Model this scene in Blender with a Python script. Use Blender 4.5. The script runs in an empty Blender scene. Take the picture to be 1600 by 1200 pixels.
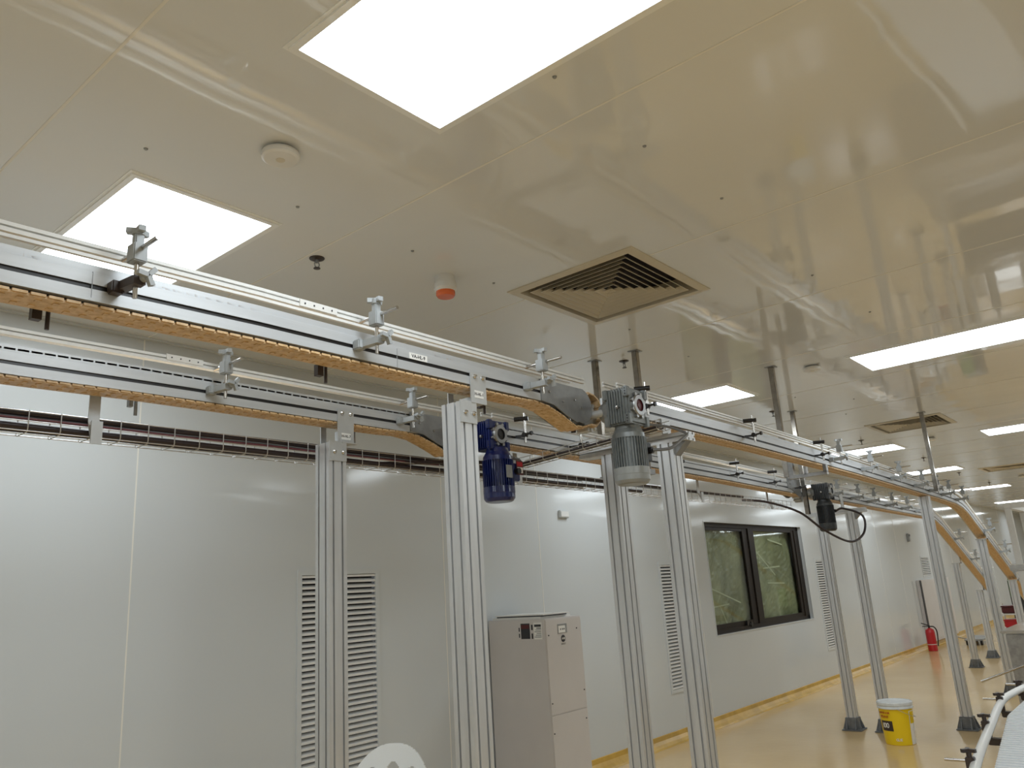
import bpy, bmesh, math, random
from mathutils import Vector, Matrix
R = random.Random(7)
C = bpy.context.scene.collection
S = bpy.context.scene

# ------------------------------------------------------------ camera, world, exposure
cam_d = bpy.data.cameras.new('camera'); cam = bpy.data.objects.new('camera', cam_d); C.objects.link(cam)
cam_d.sensor_width = 36; cam_d.lens = 1235.8 / 1600 * 36
cam_d.clip_start = 0.05; cam_d.clip_end = 200
_yaw, _pit, _rol = 0.68566, 0.25832, -0.06415
_f = Vector((math.cos(_pit)*math.cos(_yaw), math.cos(_pit)*math.sin(_yaw), math.sin(_pit)))
_r = _f.cross(Vector((0, 0, 1))).normalized(); _u = _r.cross(_f)
_r2 = _r*math.cos(_rol) + _u*math.sin(_rol); _u2 = -_r*math.sin(_rol) + _u*math.cos(_rol)
cam.matrix_world = Matrix(((_r2.x, _u2.x, -_f.x, 0), (_r2.y, _u2.y, -_f.y, 0), (_r2.z, _u2.z, -_f.z, 1.6), (0, 0, 0, 1)))
S.camera = cam
w = bpy.data.worlds.new('world'); S.world = w; w.use_nodes = True
w.node_tree.nodes['Background'].inputs[0].default_value = (0.8, 0.85, 0.9, 1)
w.node_tree.nodes['Background'].inputs[1].default_value = 0.05
S.view_settings.view_transform = 'Standard'; S.view_settings.look = 'None'
S.view_settings.exposure = 0.60; S.view_settings.gamma = 1.0; S.view_settings.use_curve_mapping = False
LAMP = 7.5            # brightness of the ceiling panels
S.cycles.max_bounces = 10; S.cycles.diffuse_bounces = 6; S.cycles.glossy_bounces = 5
S.cycles.sample_clamp_indirect = 6

H = 3.215; W = 4.53; XB, XF, YR = -4.0, 34.0, -5.0

# ------------------------------------------------------------ materials
def mat(name, col, rough=0.5, metal=0.0, noise=0.0, nscale=20, bump=0.0, bscale=8, coat=0.0, col2=None, spec=0.5, ramp=(0.4, 0.6), stretch=None):
    m = bpy.data.materials.new(name); m.use_nodes = True
    nt = m.node_tree; b = nt.nodes['Principled BSDF']
    b.inputs['Base Color'].default_value = (*col, 1); b.inputs['Roughness'].default_value = rough
    b.inputs['Metallic'].default_value = metal; b.inputs['Coat Weight'].default_value = coat
    b.inputs['Specular IOR Level'].default_value = spec
    tc = nt.nodes.new('ShaderNodeTexCoord')
    src = tc.outputs['Object']
    if stretch:
        mp = nt.nodes.new('ShaderNodeMapping'); mp.inputs['Scale'].default_value = stretch
        nt.links.new(src, mp.inputs['Vector']); src = mp.outputs['Vector']
    if noise or col2:
        n = nt.nodes.new('ShaderNodeTexNoise'); n.inputs['Scale'].default_value = nscale; n.inputs['Detail'].default_value = 5
        nt.links.new(src, n.inputs['Vector'])
        rp = nt.nodes.new('ShaderNodeValToRGB')
        c2 = col2 or tuple(c*(1-noise) for c in col)
        rp.color_ramp.elements[0].position, rp.color_ramp.elements[1].position = ramp
        rp.color_ramp.elements[0].color = (*col, 1); rp.color_ramp.elements[1].color = (*c2, 1)
        nt.links.new(n.outputs['Fac'], rp.inputs['Fac']); nt.links.new(rp.outputs['Color'], b.inputs['Base Color'])
    if bump:
        n = nt.nodes.new('ShaderNodeTexNoise'); n.inputs['Scale'].default_value = bscale; n.inputs['Detail'].default_value = 2
        nt.links.new(src, n.inputs['Vector'])
        bp = nt.nodes.new('ShaderNodeBump'); bp.inputs['Strength'].default_value = 1; bp.inputs['Distance'].default_value = bump
        nt.links.new(n.outputs['Fac'], bp.inputs['Height']); nt.links.new(bp.outputs['Normal'], b.inputs['Normal'])
    return m
M = {}
M['ceiling'] = mat('ceiling_paint', (0.74, 0.75, 0.745), 0.055, bump=0.0040, bscale=2.2, spec=1.0, stretch=(1.0, 0.35, 1))
M['joint'] = mat('sealant', (0.80, 0.78, 0.72), 0.4)
M['wall'] = mat('wall_paint', (0.60, 0.625, 0.635), 0.11, bump=0.004, bscale=1.6, spec=0.5, stretch=(1, 1, 0.6))
M['floor'] = mat('epoxy_floor', (0.66, 0.475, 0.235), 0.15, bump=0.0009, bscale=9, col2=(0.60, 0.42, 0.20), nscale=1.1, ramp=(0.35, 0.7))
M['kick'] = mat('cove_epoxy', (0.60, 0.37, 0.07), 0.25, noise=0.2, nscale=5)
M['alu'] = mat('anodised_aluminium', (0.66, 0.67, 0.68), 0.34, 0.55, noise=0.08, nscale=30, stretch=(1, 1, 0.1))
M['alu_x'] = mat('conveyor_aluminium', (0.56, 0.575, 0.59), 0.42, 0.30, noise=0.08, nscale=14, stretch=(0.15, 1, 3))
M['plate'] = mat('painted_plate', (0.55, 0.56, 0.56), 0.4, 0.35, noise=0.06)
M['dkplate'] = mat('dull_steel_plate', (0.30, 0.31, 0.32), 0.45, 0.5, noise=0.15)
M['steel'] = mat('stainless', (0.62, 0.60, 0.57), 0.18, 1.0, noise=0.1, nscale=15)
M['steel_mat'] = mat('brushed_stainless', (0.42, 0.42, 0.42), 0.35, 1.0, noise=0.2, nscale=20)
M['castg'] = mat('cast_grey', (0.33, 0.34, 0.34), 0.45, 0.3, noise=0.15, nscale=60)
M['foot'] = mat('foot_casting', (0.20, 0.21, 0.22), 0.5, 0.4, noise=0.2, nscale=30)
M['clamp'] = mat('clamp_grey_plastic', (0.38, 0.40, 0.41), 0.4, noise=0.1)
M['black'] = mat('black_plastic', (0.015, 0.014, 0.015), 0.35)
M['brownblk'] = mat('brown_black_plastic', (0.045, 0.032, 0.028), 0.35)
M['chain'] = mat('acetal_chain', (0.70, 0.50, 0.29), 0.40, col2=(0.56, 0.37, 0.18), nscale=55)
M['pvc'] = mat('white_rail_plastic', (0.76, 0.76, 0.74), 0.35, noise=0.04)
M['cable'] = mat('cable_sheath', (0.028, 0.018, 0.02), 0.4)
M['rcable'] = mat('reddish_cable', (0.16, 0.05, 0.06), 0.45)
M['gcable'] = mat('grey_cable', (0.16, 0.16, 0.16), 0.5)
M['wire'] = mat('zinc_wire', (0.62, 0.60, 0.58), 0.3, 0.9)
M['blue'] = mat('blue_enamel', (0.004, 0.013, 0.12), 0.28, coat=0.4, noise=0.3, nscale=12)
M['mgrey'] = mat('motor_grey', (0.21, 0.225, 0.225), 0.33, 0.25, noise=0.15, nscale=40)
M['mgreyl'] = mat('motor_cowl_grey', (0.30, 0.31, 0.30), 0.3, 0.2, noise=0.08)
M['mdark'] = mat('motor_dark', (0.05, 0.053, 0.055), 0.4, 0.3, noise=0.2, nscale=30)
M['red'] = mat('red_enamel', (0.50, 0.012, 0.02), 0.3, coat=0.3)
M['maroon'] = mat('seal_maroon', (0.09, 0.012, 0.015), 0.4)
M['orange'] = mat('orange_lens', (0.75, 0.14, 0.03), 0.25, coat=0.5)
M['white'] = mat('white_plastic', (0.74, 0.73, 0.70), 0.35, noise=0.03)
M['chairw'] = mat('chair_plastic', (0.80, 0.81, 0.80), 0.28)
M['cab'] = mat('cabinet_paint', (0.62, 0.59, 0.575), 0.4, noise=0.03, nscale=3)
M['paper'] = mat('paper_label', (0.82, 0.81, 0.78), 0.6)
M['ink'] = mat('ink', (0.03, 0.03, 0.035), 0.5)
M['redink'] = mat('red_ink', (0.45, 0.04, 0.02), 0.5)
M['yellow'] = mat('yellow_plastic', (0.85, 0.60, 0.01), 0.32)
M['lid'] = mat('bucket_lid', (0.72, 0.75, 0.76), 0.4, noise=0.1, nscale=20, bump=0.004, bscale=30)
M['bronze'] = mat('bronze_aluminium', (0.018, 0.013, 0.010), 0.45, 0.0, spec=0.2)
M['dark'] = mat('dark_void', (0.012, 0.008, 0.012), 0.9)
M['ventw'] = mat('vent_enamel', (0.62, 0.56, 0.44), 0.35)
M['film'] = mat('plastic_film', (0.40, 0.405, 0.255), 0.22, bump=0.03, bscale=4, col2=(0.20, 0.205, 0.105), nscale=1.5, ramp=(0.44, 0.58), stretch=(1, 1, 0.6))
M['chainw'] = mat('white_slat_chain', (0.74, 0.77, 0.80), 0.35)
M['hanger'] = mat('dull_hanger_steel', (0.36, 0.33, 0.29), 0.22, 1.0, noise=0.2)
M['lframe'] = mat('light_frame_enamel', (0.90, 0.91, 0.90), 0.12, spec=1.0, coat=0.6)
M['tape'] = mat('packing_tape', (0.60, 0.61, 0.45), 0.25)
M['green'] = mat('green_guard', (0.10, 0.20, 0.05), 0.5)
gl = bpy.data.materials.new('glass'); gl.use_nodes = True; _n = gl.node_tree
_tr = _n.nodes.new('ShaderNodeBsdfTransparent'); _gs = _n.nodes.new('ShaderNodeBsdfGlossy'); _gs.inputs['Roughness'].default_value = 0.03
_mx = _n.nodes.new('ShaderNodeMixShader')
_tr.inputs['Color'].default_value = (0.93, 0.96, 0.93, 1)
_mx.inputs[0].default_value = 0.09; _n.links.new(_tr.outputs[0], _mx.inputs[1]); _n.links.new(_gs.outputs[0], _mx.inputs[2])
_n.links.new(_mx.outputs[0], _n.nodes['Material Output'].inputs['Surface'])
M['glass'] = gl
def lampmat():
    m = bpy.data.materials.new('led_diffuser'); m.use_nodes = True; nt = m.node_tree
    for n in list(nt.nodes): nt.nodes.remove(n)
    o = nt.nodes.new('ShaderNodeOutputMaterial'); e = nt.nodes.new('ShaderNodeEmission')
    tc = nt.nodes.new('ShaderNodeTexCoord'); sx = nt.nodes.new('ShaderNodeSeparateXYZ')
    nt.links.new(tc.outputs['Object'], sx.inputs[0])
    mu = nt.nodes.new('ShaderNodeMath'); mu.operation = 'MULTIPLY'; mu.inputs[1].default_value = 2*math.pi/0.29
    cs = nt.nodes.new('ShaderNodeMath'); cs.operation = 'COSINE'
    ma = nt.nodes.new('ShaderNodeMath'); ma.operation = 'MULTIPLY_ADD'; ma.inputs[1].default_value = -0.3*LAMP; ma.inputs[2].default_value = LAMP
    nt.links.new(sx.outputs['X'], mu.inputs[0]); nt.links.new(mu.outputs[0], cs.inputs[0]); nt.links.new(cs.outputs[0], ma.inputs[0])
    nt.links.new(ma.outputs[0], e.inputs['Strength']); e.inputs['Color'].default_value = (0.86, 0.945, 1.0, 1)
    nt.links.new(e.outputs[0], o.inputs['Surface']); return m
M['lamp'] = lampmat()

# ------------------------------------------------------------ mesh builder (world coordinates, shifted to the parent's base)
ROOT = {}
class MB:
    def __init__(s): s.v = []; s.f = []; s.sm = []
    def add(s, vs, fs, smooth=False):
        n = len(s.v); s.v += [tuple(v) for v in vs]
        for f in fs: s.f.append(tuple(i+n for i in f)); s.sm.append(smooth)
        return s
    def box(s, x0, x1, y0, y1, z0, z1, b=0.0):
        if b > 0: return s.bbox((x0+x1)/2, (y0+y1)/2, (z0+z1)/2, x1-x0, y1-y0, z1-z0, b)
        vs = [(x, y, z) for z in (z0, z1) for y in (y0, y1) for x in (x0, x1)]
        return s.add(vs, [(0, 2, 3, 1), (4, 5, 7, 6), (0, 1, 5, 4), (2, 6, 7, 3), (0, 4, 6, 2), (1, 3, 7, 5)])
    def bbox(s, cx, cy, cz, lx, ly, lz, b):
        bm = bmesh.new(); bmesh.ops.create_cube(bm, size=1)
        for v in bm.verts: v.co = Vector((cx+v.co.x*lx, cy+v.co.y*ly, cz+v.co.z*lz))
        bmesh.ops.bevel(bm, geom=bm.edges[:], offset=min(b, lx/3, ly/3, lz/3), segments=2, affect='EDGES')
        bm.verts.index_update()
        s.add([v.co.copy() for v in bm.verts], [[v.index for v in f.verts] for f in bm.faces]); bm.free(); return s
    def obox(s, c, ax, ay, az, lx, ly, lz):
        c = Vector(c); ax, ay, az = (Vector(a).normalized() for a in (ax, ay, az))
        vs = [c+ax*lx*i/2+ay*ly*j/2+az*lz*k/2 for k in (-1, 1) for j in (-1, 1) for i in (-1, 1)]
        return s.add(vs, [(0, 2, 3, 1), (4, 5, 7, 6), (0, 1, 5, 4), (2, 6, 7, 3), (0, 4, 6, 2), (1, 3, 7, 5)])
    def tube(s, pts, r, seg=10, cap=True):
        pts = [Vector(p) for p in pts]; n = len(pts); rr = r if isinstance(r, (list, tuple)) else [r]*n
        t0 = (pts[1]-pts[0]).normalized(); a = Vector((0, 0, 1)) if abs(t0.z) < 0.9 else Vector((1, 0, 0))
        u = t0.cross(a).normalized(); vs = []
        for i, p in enumerate(pts):
            t = ((pts[min(i+1, n-1)]-pts[max(i-1, 0)])).normalized()
            u = (u - t*u.dot(t)).normalized(); v = t.cross(u)
            for k in range(seg):
                an = 2*math.pi*k/seg; vs.append(p+(u*math.cos(an)+v*math.sin(an))*rr[i])
        fs = [(i*seg+k, i*seg+(k+1) % seg, (i+1)*seg+(k+1) % seg, (i+1)*seg+k) for i in range(n-1) for k in range(seg)]
        s.add(vs, fs, True)
        if cap: s.add(vs[:seg], [tuple(range(seg))[::-1]]); s.add(vs[-seg:], [tuple(range(seg))])
        return s
    def cyl(s, p0, p1, r, seg=16, r1=None): return s.tube([p0, p1], [r, r if r1 is None else r1], seg)
    def lathe(s, prof, o, ax=(0, 0, 1), seg=24):
        o = Vector(o); ax = Vector(ax).normalized(); a = Vector((1, 0, 0)) if abs(ax.x) < 0.9 else Vector((0, 1, 0))
        u = ax.cross(a).normalized(); v = ax.cross(u); vs = []
        for (r, h) in prof:
            for k in range(seg):
                an = 2*math.pi*k/seg; vs.append(o+ax*h+(u*math.cos(an)+v*math.sin(an))*max(r, 1e-5))
        n = len(prof)
        for i in range(n-1):
            a0, a1 = prof[i], prof[i+1]
            s.add(vs[i*seg:(i+2)*seg], [(k, (k+1) % seg, seg+(k+1) % seg, seg+k) for k in range(seg)], True)
        return s
    def prism(s, poly, o, ax, ay, d):
        """poly in the (ax, ay) plane from o, pushed along d"""
        o, ax, ay, d = Vector(o), Vector(ax), Vector(ay), Vector(d); n = len(poly)
        vs = [o+ax*a+ay*b for a, b in poly]; vs += [p+d for p in vs]
        return s.add(vs, [tuple(range(n))[::-1], tuple(range(n, 2*n))]+[(i, (i+1) % n, n+(i+1) % n, n+i) for i in range(n)])
    def sweep(s, path, sec):
        """path [(x, z)], closed section [(y, n)] with n along the path's normal"""
        n = len(path); m = len(sec); vs = []
        for i in range(n):
            t = Vector((path[min(i+1, n-1)][0]-path[max(i-1, 0)][0], path[min(i+1, n-1)][1]-path[max(i-1, 0)][1])).normalized()
            nx, nz = -t.y, t.x
            for (y, k) in sec: vs.append((path[i][0]+nx*k, y, path[i][1]+nz*k))
        fs = [(i*m+k, (i+1)*m+k, (i+1)*m+(k+1) % m, i*m+(k+1) % m) for i in range(n-1) for k in range(m)]
        fs += [tuple(range(m)), tuple(range((n-1)*m, n*m))[::-1]]
        return s.add(vs, fs)
    def build(s, name, m, parent=None, label=None):
        me = bpy.data.meshes.new(name); o0 = ROOT.get(parent.name, Vector((0, 0, 0))) if parent else Vector((0, 0, 0))
        me.from_pydata([(a-o0.x, b-o0.y, c-o0.z) for a, b, c in s.v], [], s.f)
        me.polygons.foreach_set('use_smooth', s.sm); me.update()
        bm = bmesh.new(); bm.from_mesh(me); bmesh.ops.recalc_face_normals(bm, faces=bm.faces); bm.to_mesh(me); bm.free()
        me.materials.append(M[m] if isinstance(m, str) else m)
        o = bpy.data.objects.new(name, me); C.objects.link(o)
        if parent: o.parent = parent; ROOT[o.name] = o0
        if label: o['label'] = label
        return o
def thing(name, label, cat, loc, group=None):
    o = bpy.data.objects.new(name, None); C.objects.link(o); o.location = loc; o.empty_display_size = 0.1
    o['label'] = label; o['category'] = cat
    if group: o['group'] = group
    ROOT[o.name] = Vector(loc); return o
def tag(o, label, cat, group=None):
    o['label'] = label; o['category'] = cat
    if group: o['group'] = group
    return o
def struct(name, mb, m, parent=None):
    o = mb.build(name, m, parent)
    if not parent: o['kind'] = 'structure'
    return o
def dup(root, loc, label, group=None):
    r = root.copy(); C.objects.link(r); r.location = loc; r['label'] = label; ROOT[r.name] = Vector(loc)
    if group: r['group'] = group
    for ch in list(root.children):
        c = ch.copy(); C.objects.link(c); c.parent = r
        for g in ch.children:
            d = g.copy(); C.objects.link(d); d.parent = c
    return r
def text(name, s, size, org, ax, up, m, parent, ext=0.0006, spacing=1.0):
    cu = bpy.data.curves.new('t', 'FONT'); cu.body = s; cu.size = size; cu.extrude = ext; cu.align_x = 'CENTER'; cu.align_y = 'CENTER'
    cu.offset = size*0.012
    cu.space_character = spacing
    to = bpy.data.objects.new('t', cu); C.objects.link(to); bpy.context.view_layer.update()
    me = bpy.data.meshes.new_from_object(to.evaluated_get(bpy.context.evaluated_depsgraph_get()))
    bpy.data.objects.remove(to); ax = Vector(ax).normalized(); up = Vector(up).normalized(); nn = ax.cross(up)
    o0 = ROOT.get(parent.name, Vector((0, 0, 0)))
    for v in me.vertices: v.co = Vector(org)+ax*v.co.x+up*v.co.y+nn*v.co.z-o0
    me.materials.clear(); me.materials.append(M[m]); o = bpy.data.objects.new(name, me); C.objects.link(o); o.parent = parent; ROOT[o.name] = o0
    return o
def holes_plane(mb, a0, a1, b0, b1, holes, fn):
    xs = sorted({a0, a1, *[h[0] for h in holes], *[h[1] for h in holes]}); ys = sorted({b0, b1, *[h[2] for h in holes], *[h[3] for h in holes]})
    for i in range(len(xs)-1):
        for j in range(len(ys)-1):
            cx, cy = (xs[i]+xs[i+1])/2, (ys[j]+ys[j+1])/2
            if any(h[0] < cx < h[1] and h[2] < cy < h[3] for h in holes): continue
            mb.add([fn(xs[i], ys[j]), fn(xs[i+1], ys[j]), fn(xs[i+1], ys[j+1]), fn(xs[i], ys[j+1])], [(0, 1, 2, 3)])
    return mb

# ------------------------------------------------------------ room shell
VENTS = [(3.205, 4.015, 1.815, 2.575), (9.55, 10.36, 1.815, 2.575), (16.0, 16.8, 1.815, 2.575)]
b = MB(); b.box(XB, XF, YR, W+0.2, -0.1, 0); struct('floor', b, 'floor')
b = MB(); holes_plane(b, XB, XF, YR, W, VENTS, lambda x, y: (x, y, H)); ceil = struct('ceiling', b, 'ceiling')
b = MB(); b.box(XB-.1, XF+.1, YR-.1, W+.2, H+0.4, H+0.45); struct('ceiling_deck', b, 'dark', ceil)
x = 0.84-1.2575*3; b = MB()
while x < XF:
    hv = [v for v in VENTS if v[0]-0.03 < x < v[1]+0.03]
    for y0, y1 in ([(YR, W)] if not hv else [(YR, hv[0][2]-0.03), (hv[0][3]+0.03, W)]): b.box(x-0.0045, x+0.0045, y0, y1, H-0.0014, H+0.002)
    x += 1.2575
struct('joint', b, 'joint', ceil)
for X, Y in ((1.14, 2.55), (1.78, 2.55), (2.43, 2.55), (3.03, 2.56), (2.44, 1.27), (1.86, 1.26), (3.06, 1.25), (4.3, 2.5), (4.3, 1.3), (5.2, 2.55), (5.25, 1.27), (7.3, 2.55), (7.9, 2.2), (8.6, 2.5)):
    MB().lathe([(0.001, -0.006), (0.006, -0.005), (0.008, 0.0)], (X, Y, H), seg=10).build('screw_cap', 'castg', ceil)
WIN = (9.08, 12.27, 0.965, 2.305)
LV = [(3.215, 3.84, 0.50, 1.80), (7.90, 8.525, 0.50, 1.80), (12.70, 13.325, 0.50, 1.80), (19.05, 19.68, 1.42, 1.80)]
b = MB(); holes_plane(b, XB, XF, 0, H, [WIN]+LV, lambda x, z: (x, W, z)); wall = struct('wall_left', b, 'wall')
b = MB()
for x in (2.09, 4.545, 5.785, 7.0, 8.75, 14.6, 16.1, 17.4, 22.0, 24.5, 27, 29.5): b.box(x-0.004, x+0.004, W-0.0015, W+0.001, 0.1, H)
struct('wall_joint', b, 'joint', wall)
b = MB(); b.box(XB, XF, YR-0.1, YR, 0, H); struct('wall_right', b, 'wall')
b = MB(); b.box(XB-0.1, XB, YR, W, 0, H); struct('wall_back', b, 'wall')
b = MB(); b.box(XF, XF+0.1, YR, W, 0, H); struct('wall_front', b, 'wall')
b = MB(); b.prism([(0, 0), (-0.09, 0), (-0.06, 0.008), (-0.03, 0.03), (-0.012, 0.06), (-0.006, 0.10), (0, 0.104)], (XB, W-0.001, 0.0005), (0, 1, 0), (0, 0, 1), (XF-XB, 0, 0))
struct('baseboard_left', b, 'kick')
b = MB(); b.box(XB, XF, W-0.03, W-0.001, H-0.012, H-0.0005); struct('trim_1', b, 'wall')
b = MB()
for c in (-1.42, ): b.box(XB, XF, c-0.003, c+0.003, H-0.0012, H+0.001)
struct('long_joint', b, 'joint', ceil)

# window
x0, x1, z0, z1 = WIN; yb = W+0.10
b = MB()
b.add([(x0, W, z0), (x1, W, z0), (x1, yb, z0), (x0, yb, z0)], [(0, 1, 2, 3)]); b.add([(x0, W, z1), (x1, W, z1), (x1, yb, z1), (x0, yb, z1)], [(0, 1, 2, 3)])
b.add([(x0, W, z0), (x0, yb, z0), (x0, yb, z1), (x0, W, z1)], [(0, 1, 2, 3)]); b.add([(x1, W, z0), (x1, yb, z0), (x1, yb, z1), (x1, W, z1)], [(0, 1, 2, 3)])
e = 0.012
for a in ((x0-e, x0, z0-e, z1+e), (x1, x1+e, z0-e, z1+e), (x0, x1, z1, z1+e), (x0, x1, z0-e, z0)): b.box(a[0], a[1], W-0.006, W+0.004, a[2], a[3])
win = struct('window_1', b, 'wall')
b = MB()
ya, yc = yb-0.055, yb+0.01
b.box(x0, x0+0.05, ya, yc, z0, z1); b.box(x1-0.06, x1, ya, yc, z0, z1); b.box(x0, x1, ya, yc, z1-0.05, z1); b.box(x0, x1, ya, yc, z0, z0+0.05)
b.build('window_frame', 'bronze', win)
b = MB()   # left sash
b.box(10.28, 10.44, ya+0.012, ya+0.04, z0+0.05, z1-0.05, 0.006); b.box(x0+0.05, 10.28, ya+0.012, ya+0.035, z0+0.05, z0+0.11); b.box(x0+0.05, 10.28, ya+0.012, ya+0.035, z1-0.09, z1-0.05)
b.build('sash', 'bronze', win)
b = MB()
b.box(10.44, 10.62, ya-0.004, ya+0.03, z0+0.05, z1-0.05, 0.006); b.box(11.98, x1-0.06, ya, ya+0.03, z0+0.05, z1-0.05, 0.006)
b.box(12.08, 12.11, ya-0.012, ya+0.03, z0+0.05, z1-0.05); b.box(10.62, 11.98, ya, ya+0.03, z0+0.05, z0+0.10); b.box(10.62, 11.98, ya, ya+0.03, z1-0.08, z1-0.05)
b.build('sash', 'bronze', win)
b = MB(); b.box(10.02, 10.07, ya-0.02, ya, z0+0.05, z0+0.11); b.box(10.11, 10.2, ya-0.015, ya, z0+0.045, z0+0.075); b.box(10.14, 10.17, ya-0.02, ya, z0+0.03, z0+0.09)
b.build('window_catch', 'black', win)
MB().box(x0+0.05, x1-0.06, yb-0.026, yb-0.022, z0+0.05, z1-0.05).build('glass', 'glass', win)
def crumple(xa, xb_, za, zb):
    n, m_ = 26, 34; rr = random.Random(int(xa*100)); vs = []
    for j in range(m_+1):
        for i in range(n+1):
            u, v = i/n, j/m_
            d = 0.016*math.sin(7*u+3*v*v+xa)+0.006*math.sin(11*v-17*u)+rr.uniform(-1, 1)*0.0035
            vs.append((xa+(xb_-xa)*u, yb+0.03+d, za+(zb-za)*v))
    return vs, [(j*(n+1)+i, j*(n+1)+i+1, (j+1)*(n+1)+i+1, (j+1)*(n+1)+i) for j in range(m_) for i in range(n)]
for xa, xb_ in ((x0+0.05, 10.35), (10.55, x1-0.12)):
    vs, fs = crumple(xa, xb_, z0+0.05, z1-0.05); MB().add(vs, fs, False).build('plastic_sheet', 'film', win)
b = MB(); b.box(x0-.1, x1+.1, yb+0.09, yb+0.1, z0-.1, z1+.1); b.build('window_backing', 'dark', win)

# wall louvres
LVL = ['tall white louvred wall grille beside the white plastic chair', 'tall white louvred wall grille left of the dark window',
       'tall white louvred wall grille right of the dark window', 'distant louvred wall grille above the low pale cabinet']
for (lx0, lx1, lz0, lz1), lab in zip(LV, LVL):
    t = thing('louvre_grille', lab, 'air grille', (lx0, W, lz0), 'louvred grilles along the wall')
    b = MB(); fw = 0.035
    for a in ((lx0-fw, lx0, lz0-fw, lz1+fw), (lx1, lx1+fw, lz0-fw, lz1+fw), (lx0, lx1, lz1, lz1+fw), (lx0, lx1, lz0-fw, lz0)): b.box(a[0], a[1], W-0.009, W+0.006, a[2], a[3])
    b.build('frame', 'wall', t)
    b = MB(); z = lz0+0.004
    while z < lz1-0.01:
        b.prism([(0.0, 0.0), (0.032, 0.026), (0.032, 0.028), (0.0, 0.014)], (lx0, W-0.005, z), (0, 1, 0), (0, 0, 1), (lx1-lx0, 0, 0)); z += 0.0365
    b.build('slats', 'pvc', t)
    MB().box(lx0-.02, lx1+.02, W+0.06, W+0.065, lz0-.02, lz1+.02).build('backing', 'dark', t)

# junction box on wall
t = thing('junction_box', 'small white square box on the wall behind the grey motor', 'wall box', (6.15, W, 2.3))
MB().box(6.10, 6.24, W-0.03, W, 2.265, 2.335, 0.004).build('body', 'wall', t)
MB().box(6.11, 6.23, W-0.034, W-0.03, 2.275, 2.325).build('cover', 'pvc', t)
t = thing('wall_sensor', 'tiny grey sensor high on the wall right of the dark window', 'sensor', (18.3, W, 2.25))
MB().box(18.25, 18.37, W-0.05, W, 2.13, 2.3, 0.01).build('body', 'castg', t)
MB().box(18.27, 18.35, W-0.056, W-0.05, 2.24, 2.28).build('lens', 'black', t)

# ------------------------------------------------------------ ceiling fixtures
LY, LX = [3.355, 1.12, -1.12, -3.4], [-3.0, 1.495, 6.56, 11.6, 15.3, 20.2, 26.0, 30.5]
def lamp(cx, cy, lab):
    t = thing('ceiling_light', lab, 'ceiling light', (cx, cy, H), 'recessed LED ceiling panels'); hw, hl, fw = 0.295, 0.60, 0.022
    b = MB()
    for a in ((-hw-fw, -hw, -hl-fw, hl+fw), (hw, hw+fw, -hl-fw, hl+fw), (-hw, hw, hl, hl+fw), (-hw, hw, -hl-fw, -hl)):
        b.box(cx+a[0], cx+a[1], cy+a[2], cy+a[3], H-0.010, H+0.002)
    for a in ((-hw-fw-.012, -hw-fw, -hl-fw-.012, hl+fw+.012), (hw+fw, hw+fw+.012, -hl-fw-.012, hl+fw+.012), (-hw-fw, hw+fw, hl+fw, hl+fw+.012), (-hw-fw, hw+fw, -hl-fw-.012, -hl-fw)):
        b.box(cx+a[0], cx+a[1], cy+a[2], cy+a[3], H-0.003, H+0.002)
    b.build('frame', 'lframe', t)
    MB().add([(cx-hw, cy-hl, H-0.005), (cx-hw, cy+hl, H-0.005), (cx+hw, cy+hl, H-0.005), (cx+hw, cy-hl, H-0.005)], [(0, 1, 2, 3)]).build('diffuser', 'lamp', t, 'glowing white diffuser')
    return t
L0 = lamp(1.495, 3.355, 'glowing ceiling panel at left, partly behind the nearer conveyor')
nm = {(1.495, 1.12): 'largest glowing ceiling panel, cut by the top edge of the photo', (6.56, 1.12): 'long glowing ceiling panel cut by the right edge of the photo',
      (6.56, 3.355): 'glowing ceiling panel just above the second conveyor section, beyond the grey motor', (11.6, 3.355): 'glowing ceiling panel left of the tall hanger post, crossed by conveyor clamps',
      (11.6, 1.12): 'thin glowing ceiling panel at the right edge beside the second air diffuser', (15.3, 3.355): 'thin glowing ceiling panel crossed by the hanger post above the bend',
      (20.2, 3.355): 'very thin glowing ceiling panel beyond the bend of the conveyors', (26.0, 3.355): 'farthest visible glowing ceiling strip above the distant descent'}
nm[(30.5, 3.355)] = 'last tiny glowing ceiling strip by the far end wall'
for x in LX:
    for y in LY:
        if (x, y) == (1.495, 3.355): continue
        dup(L0, (x, y, H), nm.get((x, y), 'recessed ceiling light panel outside the edges of the photo'))
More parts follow.
